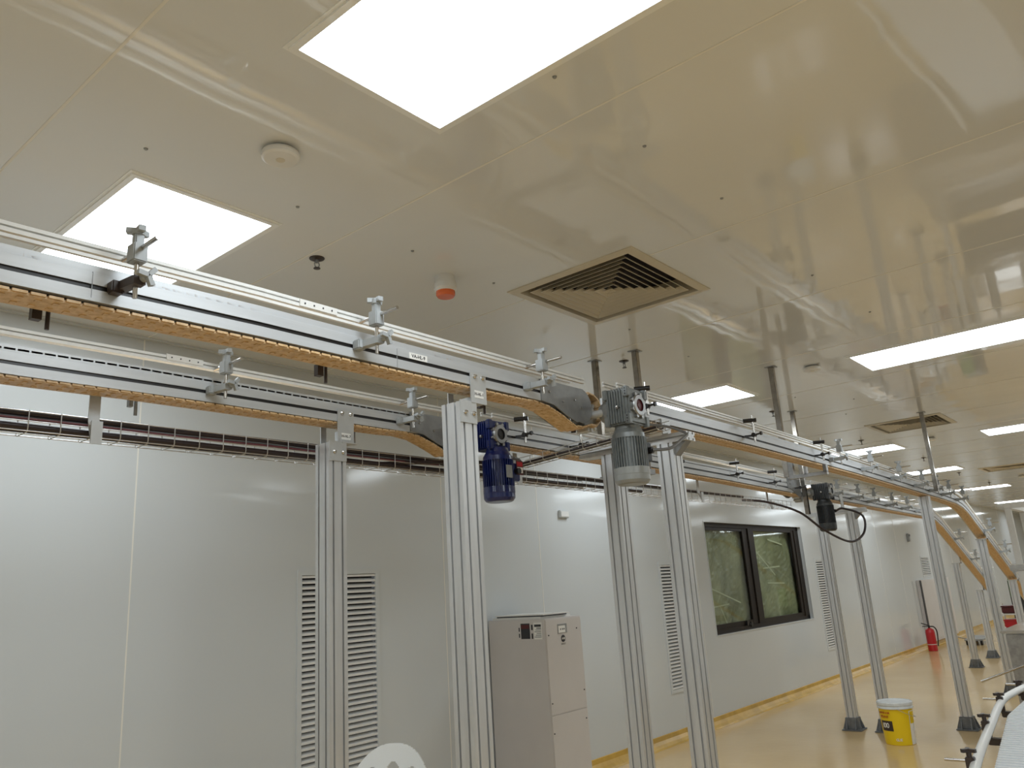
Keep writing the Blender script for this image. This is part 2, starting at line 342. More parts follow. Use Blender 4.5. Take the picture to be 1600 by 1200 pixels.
def vent(v, lab):
    x0, x1, y0, y1 = v; cx, cy, hx, hy = (x0+x1)/2, (y0+y1)/2, (x1-x0)/2, (y1-y0)/2
    t = thing('air_diffuser', lab, 'air diffuser', (cx, cy, H), 'square ceiling air diffusers')
    b = MB()
    def ring(mb, a, ah, c, ch, za, zc):
        p = [(cx-a, cy-ah, za), (cx+a, cy-ah, za), (cx+a, cy+ah, za), (cx-a, cy+ah, za), (cx-c, cy-ch, zc), (cx+c, cy-ch, zc), (cx+c, cy+ch, zc), (cx-c, cy+ch, zc)]
        mb.add(p, [(0, 1, 5, 4), (1, 2, 6, 5), (2, 3, 7, 6), (3, 0, 4, 7)])
    o = 0.022
    ring(b, hx+o, hy+o, hx+o, hy+o, H+0.002, H-0.006); ring(b, hx+o, hy+o, hx-0.028, hy-0.028, H-0.006, H-0.010); ring(b, hx-0.028, hy-0.028, hx-0.028, hy-0.028, H-0.010, H+0.10)
    b.build('frame', 'ventw', t)
    b = MB(); n = 8
    for k in range(n):
        q = 1-(k+1)/(n+0.6); a, ah = (hx-0.028)*q, (hy-0.028)*q; d = 0.024
        ring(b, a, ah, a-d if a > d else 0.003, ah-d if ah > d else 0.003, H-0.006, H+0.022)
        ring(b, a+0.003, ah+0.003, a-0.001, ah-0.001, H-0.007, H-0.007)
    b.build('vanes', 'ventw', t)
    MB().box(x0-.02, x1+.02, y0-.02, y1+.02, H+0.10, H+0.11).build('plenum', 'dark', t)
for v, lab in zip(VENTS, ('large square air diffuser with concentric vanes in the middle of the ceiling', 'smaller looking square air diffuser crossed by the tall hanger post',
                          'farthest air diffuser, a dark sliver at the right edge')): vent(v, lab)
def smoke(x, y, lab):
    t = thing('smoke_detector', lab, 'smoke detector', (x, y, H), 'round white smoke detectors')
    MB().lathe([(0.052, 0.0), (0.052, -0.012)], (x, y, H)).build('base', 'castg', t)
    MB().lathe([(0.05, -0.010), (0.066, -0.012), (0.069, -0.020), (0.067, -0.032), (0.058, -0.038), (0.0, -0.040)], (x, y, H), seg=32).build('cover', 'white', t)
    MB().lathe([(0.0, -0.0412), (0.016, -0.0410), (0.017, -0.038)], (x, y, H), seg=20).build('button', 'ventw', t)
smoke(1.485, 2.235, 'round white smoke detector between the two large left ceiling lights')
smoke(6.3, 2.03, 'round white smoke detector just right of the dark hanger post top')
smoke(11.3, 2.3, 'round smoke detector left of the second air diffuser corner')
smoke(18.3, 2.25, 'far round smoke detector above the conveyor bend')
def sprinkler(x, y, lab):
    t = thing('sprinkler_head', lab, 'sprinkler', (x, y, H), 'ceiling sprinkler heads')
    MB().lathe([(0.0, -0.009), (0.022, -0.008), (0.036, -0.003), (0.037, 0.0)], (x, y, H), seg=24).build('escutcheon', 'brownblk', t)
    b = MB(); b.cyl((x, y, H-0.006), (x, y, H-0.022), 0.010)
    for s in (-1, 1): b.tube([(x+s*0.008, y, H-0.018), (x+s*0.014, y, H-0.030), (x+s*0.010, y, H-0.044), (x, y, H-0.050)], 0.0028, 6)
    b.build('yoke', 'dkplate', t)
    MB().lathe([(0.0, -0.050), (0.016, -0.050), (0.017, -0.053), (0.0, -0.054)], (x, y, H), seg=16).build('deflector', 'brownblk', t)
for (x, y), l in zip(((2.15, 2.92), (4.91, 2.93), (7.74, 2.95), (10.59, 2.95), (13.3, 2.85), (16.25, 2.95), (19.1, 2.95)),
    ('sprinkler head on the ceiling joint above the nearer conveyor', 'sprinkler head right of the second hanger post', 'sprinkler head left of the tall dark hanger post',
     'sprinkler head above the clamps near the third ceiling light', 'small dark sprinkler head left of the bend hanger post', 'dark sprinkler head right of the bend hanger post', 'far sprinkler head beyond the bend')):
    sprinkler(x, y, l)
x, y = 2.775, 2.675
t = thing('alarm_beacon', 'white ceiling alarm beacon with an orange lens', 'alarm beacon', (x, y, H))
MB().lathe([(0.052, 0.0), (0.052, -0.035), (0.058, -0.037), (0.060, -0.07), (0.050, -0.084)], (x, y, H)).build('housing', 'white', t)
MB().lathe([(0.050, -0.080), (0.050, -0.102), (0.043, -0.112), (0.0, -0.114)], (x, y, H)).build('lens', 'orange', t)

# ------------------------------------------------------------ aluminium posts
def tslot_poly(hx, hy, sx, sy, op=0.0048, cw=0.0072, d0=0.004, d1=0.013):
    """square profile with T slots: sx slots' offsets on the faces along x, sy along y"""
    def side(L, offs, fn):
        out = []
        for o in offs:
            for a, d in ((o-op, 0), (o-op, d0), (o-cw, d0), (o-cw, d1), (o+cw, d1), (o+cw, d0), (o+op, d0), (o+op, 0)): out.append(fn(a, d))
        return out
    p = [(-hx, -hy)]+side(hx, sx, lambda a, d: (a, -hy+d))+[(hx, -hy)]+side(hy, sy, lambda a, d: (hx-d, a))
    p += [(hx, hy)]+side(hx, sx, lambda a, d: (-a, hy-d))+[(-hx, hy)]+side(hy, sy, lambda a, d: (-hx+d, -a))
    return p
PP = tslot_poly(0.048, 0.048, (-0.024, 0.024), (-0.024, 0.024))
def foot(mb, x, y):
    mb.box(x-0.10, x+0.10, y-0.10, y+0.10, 0, 0.014, 0.004)
    mb.box(x-0.062, x+0.062, y-0.062, y+0.062, 0.013, 0.125, 0.004)
    for s in (-1, 1):
        for q in (-0.045, 0.045):
            mb.prism([(0.06, 0), (0.098, 0), (0.062, 0.10)], (x, y+q-0.004, 0.013), (s, 0, 0), (0, 0, 1), (0, 0.008, 0))
            mb.prism([(0.06, 0), (0.098, 0), (0.062, 0.10)], (x+q-0.004, y, 0.013), (0, s, 0), (0, 0, 1), (0.008, 0, 0))
def post(x, y, z1, lab, z0=0.02, group='slotted aluminium support posts'):
    t = thing('support_post', lab, 'support post', (x, y, 0), group)
    MB().prism(PP, (x, y, z0), (1, 0, 0), (0, 1, 0), (0, 0, z1-z0)).build('profile', 'alu', t)
    b = MB(); foot(b, x, y); b.build('foot', 'foot', t, 'dark grey base casting')
    return t
def ubracket(t, x, yf, yb2, px, py, pz, b0, txt):
    """bent bracket: front plate on the conveyor side, shelf under it, tab down to the post"""
    xa, xb_ = x-0.045, x+0.045
    b = MB(); b.box(xa, xb_, yf-0.005, yf, pz+0.005, b0+0.062)
    b.box(xa, xb_, yf-0.005, py-0.048, pz, pz+0.005) if yf-0.005 < py-0.048 else b.box(xa, xb_, py-0.056, yf, pz, pz+0.005)
    b.box(px-0.046, px+0.046, py-0.054, py-0.048, pz-0.085, pz+0.004)
    b.box(xa, xb_, yf+0.0, yb2, pz+0.004, pz+0.010)
    b.box(xb_-0.006, xb_, yf+0.002, yb2, pz+0.01, b0-0.012); b.box(xa, xa+0.03, yb2-0.005, yb2, pz+0.01, b0+0.0)
    b.build('bracket', 'plate', t)
    for dx in (-0.022, 0.026):
        b = MB(); b.lathe([(0.0, -0.012), (0.006, -0.011), (0.0095, -0.004), (0.0095, 0.0)], (x+dx, yf-0.005, b0+0.045), (0, 1, 0), 12); b.build('bolt', 'steel', t)
        b = MB(); b.lathe([(0.0, -0.012), (0.006, -0.011), (0.0095, -0.004), (0.0095, 0.0)], (px+dx, py-0.054, pz-0.045), (0, 1, 0), 12); b.build('bolt', 'steel', t)
    lb = MB().box(x-0.026, x+0.026, yf-0.0062, yf-0.005, pz+0.022, pz+0.052).build('paper_label', 'paper', t)
    text('lettering', txt, 0.017, (x, yf-0.0064, pz+0.037), (1, 0, 0), (0, 0, 1), 'ink', lb)
YN, YF, B0 = 2.05, 2.85, 2.40       # front faces of the two lines, underside of the chain
p = post(2.19, 2.87, 2.30, 'nearest post of the farther conveyor, in front of the first wall grille')
ubracket(p, 2.255, YF-0.002, YF+0.125, 2.19, 2.87, 2.302, B0, 'H-HL-7')
p = post(2.225, 2.10, 2.335, 'nearest and thickest looking post, left of the blue motor')
ubracket(p, 2.285, YN-0.002, YN+0.125, 2.225, 2.10, 2.337, B0, 'H-HL-1')
BEAM = tslot_poly(0.048, 0.024, (-0.024, 0.024), (0.0,))
def portal(x, ya, yb_, y0, y1, zt, lab, la, lb2, yc):
    t = thing('portal_frame', lab, 'support frame', (x, (ya+yb_)/2, 0), 'two-legged aluminium portal frames')
    for y in (ya, yb_):
        pr = MB().prism(PP, (x, y, 0.02), (1, 0, 0), (0, 1, 0), (0, 0, zt-0.048-0.02)).build('leg', 'alu', t)
        b = MB(); foot(b, x, y); b.build('foot', 'foot', pr, 'dark grey base casting')
    MB().prism(BEAM, (x, y0, zt-0.024), (1, 0, 0), (0, 0, 1), (0, y1-y0, 0)).build('crossbar', 'alu', t)
    for y in (yc-0.008, yc+0.128):
        b = MB(); b.box(x-0.045, x+0.045, min(y, y+0.006), max(y, y+0.006), zt, B0+0.06); b.box(x-0.045, x+0.045, y-0.03 if y < yc else y, y if y < yc else y+0.03, zt, zt+0.006)
        b.build('bracket', 'plate', t)
    b = MB()
    b.prism([(0, 0), (0.07, 0), (0, -0.07)], (x-0.03, y0+0.0 if False else ya-0.048, zt-0.048), (0, -1, 0), (0, 0, 1), (0.06, 0, 0))
    b.build('gusset', 'dkplate', t)
    return t
portal(3.795, 2.04, 2.40, 1.905, 2.60, 2.372, 'two-legged portal frame under the grey motor end of the nearer conveyor', 0, 0, YN)
portal(9.08, 2.77, 3.10, 2.61, 3.22, 2.265, 'two-legged portal frame behind the yellow bucket, under the dark motor', 0, 0, YF)
post(9.43, 2.09, 2.33, 'post under the bend of the nearer conveyor, right of the yellow bucket')
post(12.10, 2.10, 1.90, 'second post under the descending nearer conveyor')
post(13.75, 2.10, 1.33, 'third, rightmost post under the descending nearer conveyor')
post(14.95, 3.03, 1.62, 'first distant post under the descending farther conveyor')
post(16.45, 3.05, 1.14, 'second distant post under the descending farther conveyor')
# ------------------------------------------------------------ hangers from the ceiling
def hanger(x, y, z0, lab, hw=0.02, tray=None):
    t = thing('ceiling_hanger', lab, 'hanger post', (x, y, H), 'stainless hanger posts from the ceiling')
    b = MB(); b.box(x-hw, x+hw, y-hw, y+hw, z0, H-0.004, 0.002); b.build('square_tube', 'hanger', t)
    MB().box(x-hw-0.018, x+hw+0.018, y-hw-0.018, y+hw+0.018, H-0.006, H).build('flange', 'steel_mat', t)
    return t
hanger(4.73, 3.07, 2.36, 'left hanger post just right of the large air diffuser')
h = hanger(4.755, 2.74, 2.36, 'right hanger post of the pair beside the air diffuser, ending near the motor')
MB().box(4.72, 4.79, 2.70, 3.11, 2.325, 2.36).build('foot_bar', 'steel_mat', h)
h = hanger(6.03, 2.26, 2.33, 'tall dark hanger post above the middle of the nearer conveyor')
hanger(7.92, 2.82, 2.17, 'hanger post right of the tall dark one, holding the farther conveyor')
hanger(9.30, 1.93, 2.36, 'long slim hanger post above the conveyor bend, crossing the second diffuser')
b = MB()
xr_ = 6.02
b.box(xr_-0.02, xr_+0.02, 2.20, 2.235, 2.335, 2.44); b.box(xr_-0.02, xr_+0.02, 1.95, 2.235, 2.31, 2.335); b.box(xr_-0.02, xr_+0.02, 1.95, 1.975, 2.33, 2.385); b.box(xr_-0.02, xr_+0.02, 2.10, 2.12, 2.33, 2.39)
tag(b.build('return_bracket', 'steel_mat'), 'small stainless U-shaped bracket under the nearer conveyor, above the dark motor', 'bracket')

# ------------------------------------------------------------ conveyors
def resample(path, step):
    pts = [Vector(p) for p in path]; out = []; d = 0.0; acc = 0.0
    for i in range(len(pts)-1):
        a, c = pts[i], pts[i+1]; L = (c-a).length; t = (c-a).normalized()
        while acc <= d+L:
            out.append((a+t*(acc-d), t)); acc += step
        d += L
    return out
def chain(mb, path, y0, y1, pitch=0.0415, th=0.007):
    for p, t in resample(path, pitch):
        T = Vector((t.x, 0, t.y)); N = Vector((-t.y, 0, t.x)); c = Vector((p.x, (y0+y1)/2, p.y))
        mb.obox(c+N*th*0.5, T, (0, 1, 0), N, pitch*0.84, y1-y0, th)
        mb.obox(c+N*0.0005+T*0.0, T, (0, 1, 0), N, pitch*0.995, (y1-y0)*0.90, th)
        for q in (-0.22, 0.22): mb.obox(c-N*0.0040+T*pitch*0.2+Vector((0, q*(y1-y0), 0)), T, (0, 1, 0), N, 0.014, (y1-y0)*0.16, 0.003)
def plate_sec(yf, s, h=0.101):
    """side plate section with a T slot; s=+1 plate grows towards +y"""
    q = [(0, .000), (0, .0330), (.003, .0330), (.003, .030), (.014, .030), (.014, .051), (.003, .051), (.003, .0465), (0, .0465), (0, .078), (.004, .080), (.004, h), (.018, h), (.018, .000)]
    return [(yf+s*a, n) for a, n in q]
def big_clamp(t, x, yf, b0=B0, m1='clamp', tz=0.0):
    z = b0
    b = MB(); b.box(x-0.018, x+0.016, yf-0.034, yf+0.002, z+0.026, z+0.060, 0.004)
    b.obox((x+0.014, yf-0.062, z+0.045), (0.12, -1, 0), (1, 0.12, 0), (0, 0, 1), 0.080, 0.026, 0.024)
    b.obox((x+0.030, yf-0.085, z+0.052), (0, -1, 0), (1, 0, 0), (0, 0, 1), 0.03, 0.018, 0.03)
    cl = b.build('rail_clamp', m1, t)
    xr, yr = x+0.020, yf-0.082; hz = z-0.029
    b = MB(); b.cyl((xr, yr, z+0.000), (xr, yr, hz+0.165), 0.0062, 10); b.cyl((xr+0.004, yf-0.185, hz+0.168), (xr+0.004, yf+0.012, hz+0.168), 0.0062, 10); b.build('rod', 'steel', cl)
    b = MB(); b.box(xr-0.019, xr+0.019, yr-0.021, yr+0.021, hz+0.128, hz+0.180, 0.003); b.box(xr-0.012, xr+0.012, yr-0.012, yr+0.012, hz+0.178, hz+0.212, 0.003)
    b.build('head_block', 'clamp', cl)
    b = MB(); b.cyl((xr, yr, hz+0.208), (xr, yr, hz+0.224), 0.017, 12)
    for k in range(3):
        an = k*2.094+0.4; b.obox((xr+0.016*math.cos(an), yr+0.016*math.sin(an), hz+0.220), (math.cos(an), math.sin(an), 0), (-math.sin(an), math.cos(an), 0), (0, 0, 1), 0.028, 0.018, 0.015)
    b.build('knob', 'clamp', cl)
    b = MB(); b.cyl((x+0.032, yf-0.098, z+0.055), (x+0.034, yf-0.118, z+0.055), 0.013, 12)
    for k in range(3):
        an = k*2.094+0.9; b.obox((x+0.034+0.015*math.cos(an), yf-0.122, z+0.055+0.015*math.sin(an)), (math.cos(an), 0, math.sin(an)), (0, 1, 0), (-math.sin(an), 0, math.cos(an)), 0.026, 0.016, 0.013)
    b.build('knob', 'clamp', cl)
def small_clamp(t, x, yf, b0=B0):
    z = b0
    b = MB(); b.obox((x+0.0, yf-0.028, z+0.045), (0.3, -1, 0), (1, 0.3, 0), (0, 0, 1), 0.06, 0.014, 0.012)
    b.cyl((x-0.012, yf-0.058, z+0.046), (x+0.012, yf-0.058, z+0.046), 0.015, 12); b.cyl((x, yf-0.05, z+0.046), (x, yf-0.10, z+0.050), 0.006, 8); b.cyl((x, yf-0.10, z+0.050), (x, yf-0.112, z+0.050), 0.012, 10)
    cl = b.build('rod_clamp', 'black', t, 'black cross clamp on a bright rod')
    MB().cyl((x, yf-0.06, z+0.0), (x, yf-0.06, z+0.175), 0.0072, 10).build('rod', 'steel', cl)
    b = MB(); b.cyl((x-0.03, yf-0.010, z+0.142), (x+0.012, yf-0.080, z+0.142), 0.0135, 12); b.build('head_block', 'black', cl)
def conveyor(name, lab, yf, path, chain_path, clamps, smalls=(), group=None, dark_first=False, rails=True, rail_skip=(), h=0.101, plate_path=None):
    t = thing(name, lab, 'conveyor', (path[0][0], yf+0.06, path[0][1]), group)
    pp = plate_path or path
    MB().sweep(pp, plate_sec(yf, 1, h)).build('side_frame', 'alu_x', t)
    MB().sweep(pp, plate_sec(yf+0.125, -1, h)).build('side_frame', 'alu_x', t)
    MB().sweep(pp, [(yf+0.006, .031), (yf+0.013, .031), (yf+0.013, .050), (yf+0.006, .050)]).build('slot_shade_strip', 'black', t)  # black strip standing in for the depth shade inside the T slot
    for p_, t_ in resample(pp, 0.9):
        b = MB(); b.obox((p_.x, yf+0.0625, p_.y+0.05), (t_.x, 0, t_.y), (0, 1, 0), (-t_.y, 0, t_.x), 0.03, 0.10, 0.02); b.build('cross_spacer', 'dkplate', t)
    b = MB(); chain(b, chain_path, yf+0.004, yf+0.104); b.build('chain', 'chain', t, 'tan plastic slat chain')
    for dy, n0, n1 in ((0.012, 0.136, 0.163), (0.094, 0.158, 0.184)):
        m0 = n0+0.0115
        sec = [(yf+dy-0.006, n0), (yf+dy+0.006, n0), (yf+dy+0.006, n1), (yf+dy-0.006, n1), (yf+dy-0.006, m0+0.0055), (yf+dy+0.003, m0+0.0055), (yf+dy+0.003, m0), (yf+dy-0.006, m0)]
        MB().sweep(path, sec).build('guide_rail', 'pvc', t)
    for i, x in enumerate(clamps):
        big_clamp(t, x, yf, zat(path, x), 'brownblk' if (dark_first and i == 0) else 'clamp')
    for x in smalls: small_clamp(t, x, yf, zat(path, x))
    return t
def zat(path, x):
    for a, c in zip(path, path[1:]):
        if a[0] <= x <= c[0]: return a[1]+(c[1]-a[1])*(x-a[0])/(c[0]-a[0])
    return path[-1][1]
def arc(cx, cz, r, a0, a1, n=10): return [(cx+r*math.cos(a0+(a1-a0)*i/n), cz+r*math.sin(a0+(a1-a0)*i/n)) for i in range(n+1)]
def drive_plate(t, yf, xe, zc):
    """grey side plate with rounded end beside the sprocket"""
    poly = [(xe-0.36, B0+0.112), (xe-0.36, B0+0.012), (xe-0.27, B0+0.004), (xe-0.17, B0-0.035), (xe-0.10, B0-0.055)]+arc(xe-0.055, B0+0.03, 0.085, -1.9, 1.35, 12)+[(xe-0.12, B0+0.112)]
    b = MB(); b.prism(poly, (0, yf-0.004, 0), (1, 0, 0), (0, 0, 1), (0, 0.006, 0)); b.prism(poly, (0, yf+0.123, 0), (1, 0, 0), (0, 0, 1), (0, 0.006, 0))
    pl = b.build('drive_plate', 'dkplate', t, 'dull grey end plate')
    for dx, dz in ((-0.11, 0.05), (-0.06, 0.02), (-0.20, 0.03), (-0.30, 0.06)): MB().lathe([(0, -0.006), (0.005, -0.005), (0.006, 0)], (xe+dx, yf-0.004, B0+dz), (0, 1, 0), 10).build('bolt', 'steel_mat', pl)
    b = MB()
    for k in range(14):
        an = 2*math.pi*k/14
        b.obox((xe+0.05+0.068*math.cos(an), yf+0.0625, zc+0.068*math.sin(an)), (math.cos(an), 0, math.sin(an)), (0, 1, 0), (-math.sin(an), 0, math.cos(an)), 0.02, 0.07, 0.014)
    b.cyl((xe+0.05, yf-0.06, zc), (xe+0.05, yf+0.16, zc), 0.018, 16); b.cyl((xe+0.05, yf+0.03, zc), (xe+0.05, yf+0.095, zc), 0.062, 24)
    b.build('sprocket', 'plate', t)
def end_chain(xe, x0, z=B0):
    """bottom run from x0, sag under the drive end, round the sprocket and back on top"""
    z0 = z; z = z+LIFT; zc = z+0.015; top = z+0.087; z = z-0.014
    p = [(x0, z0-0.014), (0.6, z0-0.014), (1.3, z), (xe-0.50, z), (xe-0.40, z+0.004), (xe-0.30, z-0.006), (xe-0.20, z-0.035), (xe-0.11, z-0.070), (xe-0.04, z-0.070)]
    return p+arc(xe+0.05, zc, 0.080, -1.8, 1.6, 10)+[(xe-0.05, top-0.006), (xe-0.12, top), (1.3, top), (0.6, top-LIFT), (x0, top-LIFT)]
LIFT = 0.012
XS = -2.6
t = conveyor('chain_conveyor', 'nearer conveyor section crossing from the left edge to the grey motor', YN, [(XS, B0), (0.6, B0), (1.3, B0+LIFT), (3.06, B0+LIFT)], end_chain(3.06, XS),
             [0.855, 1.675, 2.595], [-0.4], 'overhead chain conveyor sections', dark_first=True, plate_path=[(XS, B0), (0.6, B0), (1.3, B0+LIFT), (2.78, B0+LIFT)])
drive_plate(t, YN, 3.06, 2.40)
def joints(t, yf, xs, b0=B0):
    for x in xs: MB().box(x-0.001, x+0.001, yf-0.0006, yf+0.003, b0+0.012, b0+0.084).build('frame_joint', 'dkplate', t)
joints(t, YN, (0.80, 1.86))
lb = MB().box(1.92, 2.01, YN-0.0012, YN, B0+0.058, B0+0.082).build('paper_label', 'paper', t)
text('lettering', 'VA-HL-9', 0.019, (1.965, YN-0.0014, B0+0.07), (1, 0, 0), (0, 0, 1), 'ink', lb)
def rail_joiner(t, xs, yf):
    for x in xs:
        b = MB(); b.box(x-0.075, x+0.075, yf+0.003, yf+0.0065, B0+0.150, B0+0.174); j = b.build('rail_joiner', 'white', t)
        for k in range(4): MB().lathe([(0, -0.002), (0.003, -0.001), (0.003, 0.001)], (x-0.055+k*0.036, yf+0.0025, B0+0.162), (0, 1, 0), 8).build('screw', 'ink', j)
rail_joiner(t, (1.52,), YN)
for x in (0.72, 1.62, 2.45): 
    b = MB(); b.box(x-0.012, x+0.012, YN+0.128, YN+0.15, B0-0.03, B0+0.01); b.cyl((x+0.03, YN+0.14, B0-0.05), (x+0.03, YN+0.14, B0+0.02), 0.006, 8); b.build('return_guide', 'brownblk', t)
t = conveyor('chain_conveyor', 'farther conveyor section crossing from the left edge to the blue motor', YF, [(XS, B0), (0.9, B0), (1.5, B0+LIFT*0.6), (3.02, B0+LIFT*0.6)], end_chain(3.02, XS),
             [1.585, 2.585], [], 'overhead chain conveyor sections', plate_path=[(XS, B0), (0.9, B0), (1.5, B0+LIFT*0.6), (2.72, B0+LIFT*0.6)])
drive_plate(t, YF, 3.02, 2.40)
joints(t, YF, (2.80,)); rail_joiner(t, (1.48,), YF)
for x in (1.36, 2.42):
    b = MB(); b.cyl((x, YF+0.14, B0-0.05), (x, YF+0.14, B0+0.02), 0.007, 8); b.box(x-0.03, x-0.015, YF+0.128, YF+0.15, B0-0.02, B0+0.01); b.build('return_guide', 'castg', t)

np_ = [(3.36, B0+0.042), (5.0, B0+0.038), (6.4, B0+0.022), (7.2, B0+0.008), (8.1, B0-0.012), (9.0, B0-0.034), (10.2, B0-0.062), (10.8, B0-0.085), (11.1, B0-0.12), (11.35, 2.225), (11.6, 2.14), (13.0, 1.66), (14.6, 1.10), (15.4, 0.82)]
def loop(path, up=0.100):
    path = [(x, z-0.014) for x, z in path]; out = list(path)
    top = []
    for i, (x, z) in enumerate(path):
        j, k = max(i-1, 0), min(i+1, len(path)-1); tx, tz = path[k][0]-path[j][0], path[k][1]-path[j][1]; L = math.hypot(tx, tz)
        top.append((x-tz/L*up, z+tx/L*up))
    return out+[(out[-1][0]+0.05, (out[-1][1]+top[-1][1])/2)]+top[::-1]
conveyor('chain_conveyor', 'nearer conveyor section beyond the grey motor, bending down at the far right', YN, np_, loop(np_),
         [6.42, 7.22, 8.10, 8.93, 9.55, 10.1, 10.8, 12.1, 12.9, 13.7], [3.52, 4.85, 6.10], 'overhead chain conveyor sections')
fp = [(3.30, B0+0.03), (5.0, B0+0.02), (6.3, B0+0.006), (7.1, B0-0.010), (7.93, B0-0.026)]
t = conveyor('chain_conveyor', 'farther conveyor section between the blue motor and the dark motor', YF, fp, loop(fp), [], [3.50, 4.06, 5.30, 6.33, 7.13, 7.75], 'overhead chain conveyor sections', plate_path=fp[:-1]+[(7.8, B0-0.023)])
drive_plate(t, YF, 7.93, 2.38)
fp = [(8.25, B0-0.028), (9.5, B0-0.038), (10.8, B0-0.062), (12.2, B0-0.085), (12.9, B0-0.098), (13.3, 2.27), (13.7, 2.17), (14.2, 1.99), (16.6, 1.13)]
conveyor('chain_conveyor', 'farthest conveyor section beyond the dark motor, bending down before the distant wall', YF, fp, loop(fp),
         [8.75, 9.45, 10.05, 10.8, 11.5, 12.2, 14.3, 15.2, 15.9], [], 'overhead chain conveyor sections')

# ------------------------------------------------------------ gear motors
def gearmotor(lab, cx, yfr, zc, gs, mr, mlen, mg, mb_, mcowl, cy_m, depth=0.135, plate=None):
    # cy_m shifts the motor axis in front of the gearbox centre
    """gearbox with its output flange towards -y, motor hanging under it"""
    t = thing('gear_motor', lab, 'gear motor', (cx, yfr+depth/2, zc), 'worm gear motors')
    h = gs/2; hx = gs*0.46; yb_ = yfr+depth
    b = MB(); b.box(cx-hx, cx+hx, yfr+0.006, yb_, zc-h, zc+h, 0.008)
    n = 7
    for k in range(n):
        y = yfr+0.028+k*(depth-0.05)/(n-1)
        b.box(cx-hx-0.010, cx+hx+0.010, y-0.0022, y+0.0022, zc-h+0.006, zc+h-0.006)
        b.box(cx-hx+0.006, cx+hx-0.006, y-0.0022, y+0.0022, zc-h-0.0, zc+h+0.008)
    for sx in (-1, 1):
        for sz in (-1, 1):
            for y in (yfr+0.012, yb_-0.010):
                b.box(cx+sx*(hx-0.0)-0.014, cx+sx*hx+0.014, y-0.012, y+0.012, zc+sz*(h-0.018)-0.024, zc+sz*(h-0.018)+0.024, 0.003)
    gb = b.build('gearbox', mg, t)
    b = MB()
    for sx in (-1, 1):
        for sz in (-1, 1):
            for dz in (-0.013, 0.0, 0.013): b.cyl((cx+sx*hx-0.016 if sx < 0 else cx+hx+0.012, yfr+0.012, zc+sz*(h-0.018)+dz), (cx+sx*hx-0.0125 if sx < 0 else cx+hx+0.016, yfr+0.012, zc+sz*(h-0.018)+dz), 0.0035, 8)
    b.build('mounting_holes', 'ink', gb)
    b = MB(); b.lathe([(0.030, -0.010), (0.048, -0.010), (0.052, -0.004), (0.052, 0.012)], (cx, yfr, zc+0.004), (0, 1, 0), 28)
    for k in range(8):
        an = math.pi/4*k+0.39; b.cyl((cx+0.056*math.cos(an), yfr-0.006, zc+0.004+0.056*math.sin(an)), (cx+0.056*math.cos(an), yfr+0.01, zc+0.004+0.056*math.sin(an)), 0.009, 12)
    b.build('output_flange', 'steel_mat' if mg != 'mdark' else 'castg', gb)
    MB().lathe([(0.0, -0.006), (0.012, -0.006), (0.014, -0.003), (0.034, -0.004), (0.036, 0.004)], (cx, yfr, zc+0.004), (0, 1, 0), 24).build('seal', 'maroon' if mg == 'mgrey' else 'black', gb)
    MB().lathe([(0, -0.020), (0.008, -0.019), (0.010, -0.010), (0.010, 0)], (cx-hx, yfr+depth*0.45, zc-0.005), (1, 0, 0), 12).build('plug', 'steel', gb)
    b = MB(); b.lathe([(0.0, 0.062), (0.045, 0.060), (0.05, 0.045), (0.066, 0.02), (0.072, 0.0), (0.074, -0.012), (0.0, -0.013)], (cx, yb_, zc), (0, 1, 0), 28); b.build('input_ring', 'castg' if mg != 'blue' else 'blue', t)
    my = yfr+depth*0.52-cy_m; zt = zc-h
    b = MB(); b.lathe([(mr*0.70, 0.004), (mr*0.78, -0.018), (mr*0.95, -0.040), (mr*0.97, -0.062)], (cx, my, zt), seg=32); b.build('adapter', mb_, t)
    zb = zt-0.060; zl = zt-mlen
    b = MB(); b.cyl((cx, my, zb+0.004), (cx, my, zl+0.07), mr*0.86, 32)
    for k in range(36):
        an = 2*math.pi*k/36
        b.obox((cx+mr*0.92*math.cos(an), my+mr*0.92*math.sin(an), (zb+zl+0.07)/2), (math.cos(an), math.sin(an), 0), (-math.sin(an), math.cos(an), 0), (0, 0, 1), mr*0.20, 0.0036, zb-zl-0.07)
    b.build('finned_body', mb_, t)
    b = MB(); b.lathe([(mr*0.90, 0.078), (mr*1.03, 0.076), (mr*1.04, 0.045), (mr*1.03, 0.042), (mr*1.02, 0.018), (mr*0.90, 0.004), (mr*0.80, 0.0), (0.0, 0.0)], (cx, my, zl), seg=36); b.build('fan_cowl', mcowl, t)
    # terminal box on +x side
    b = MB(); b.box(cx+mr*0.80, cx+mr*1.0+0.045, my-0.045, my+0.045, zb-0.105, zb-0.012, 0.005); tb = b.build('terminal_box', 'mdark' if mg != 'blue' else 'blue', t)
    MB().cyl((cx+mr+0.010, my-0.046, zb-0.055), (cx+mr+0.010, my-0.070, zb-0.055), 0.016, 14).build('cable_gland', 'black', tb)
    if plate:
        pl = MB().box(cx-0.035, cx+0.012, my-mr*1.05-0.002, my-mr*1.05, zb-0.10, zb-0.035).build('name_plate', 'castg', t)
    return t, (cx+mr+0.010, my-0.070, zb-0.055)
g1, gp1 = gearmotor('grey gear motor with finned body hanging at the nearer conveyor end', 3.155, 1.83, 2.405, 0.165, 0.080, 0.275, 'mgrey', 'mgrey', 'mgreyl', 0)
g2, gp2 = gearmotor('bright blue gear motor hanging beside the nearest post', 3.105, 2.645, 2.405, 0.145, 0.080, 0.275, 'blue', 'blue', 'blue', 0.045, plate=True)
lb = MB().box(3.195, 3.25, 2.62, 2.622, 2.20, 2.275).build('warning_label', 'maroon', g2)
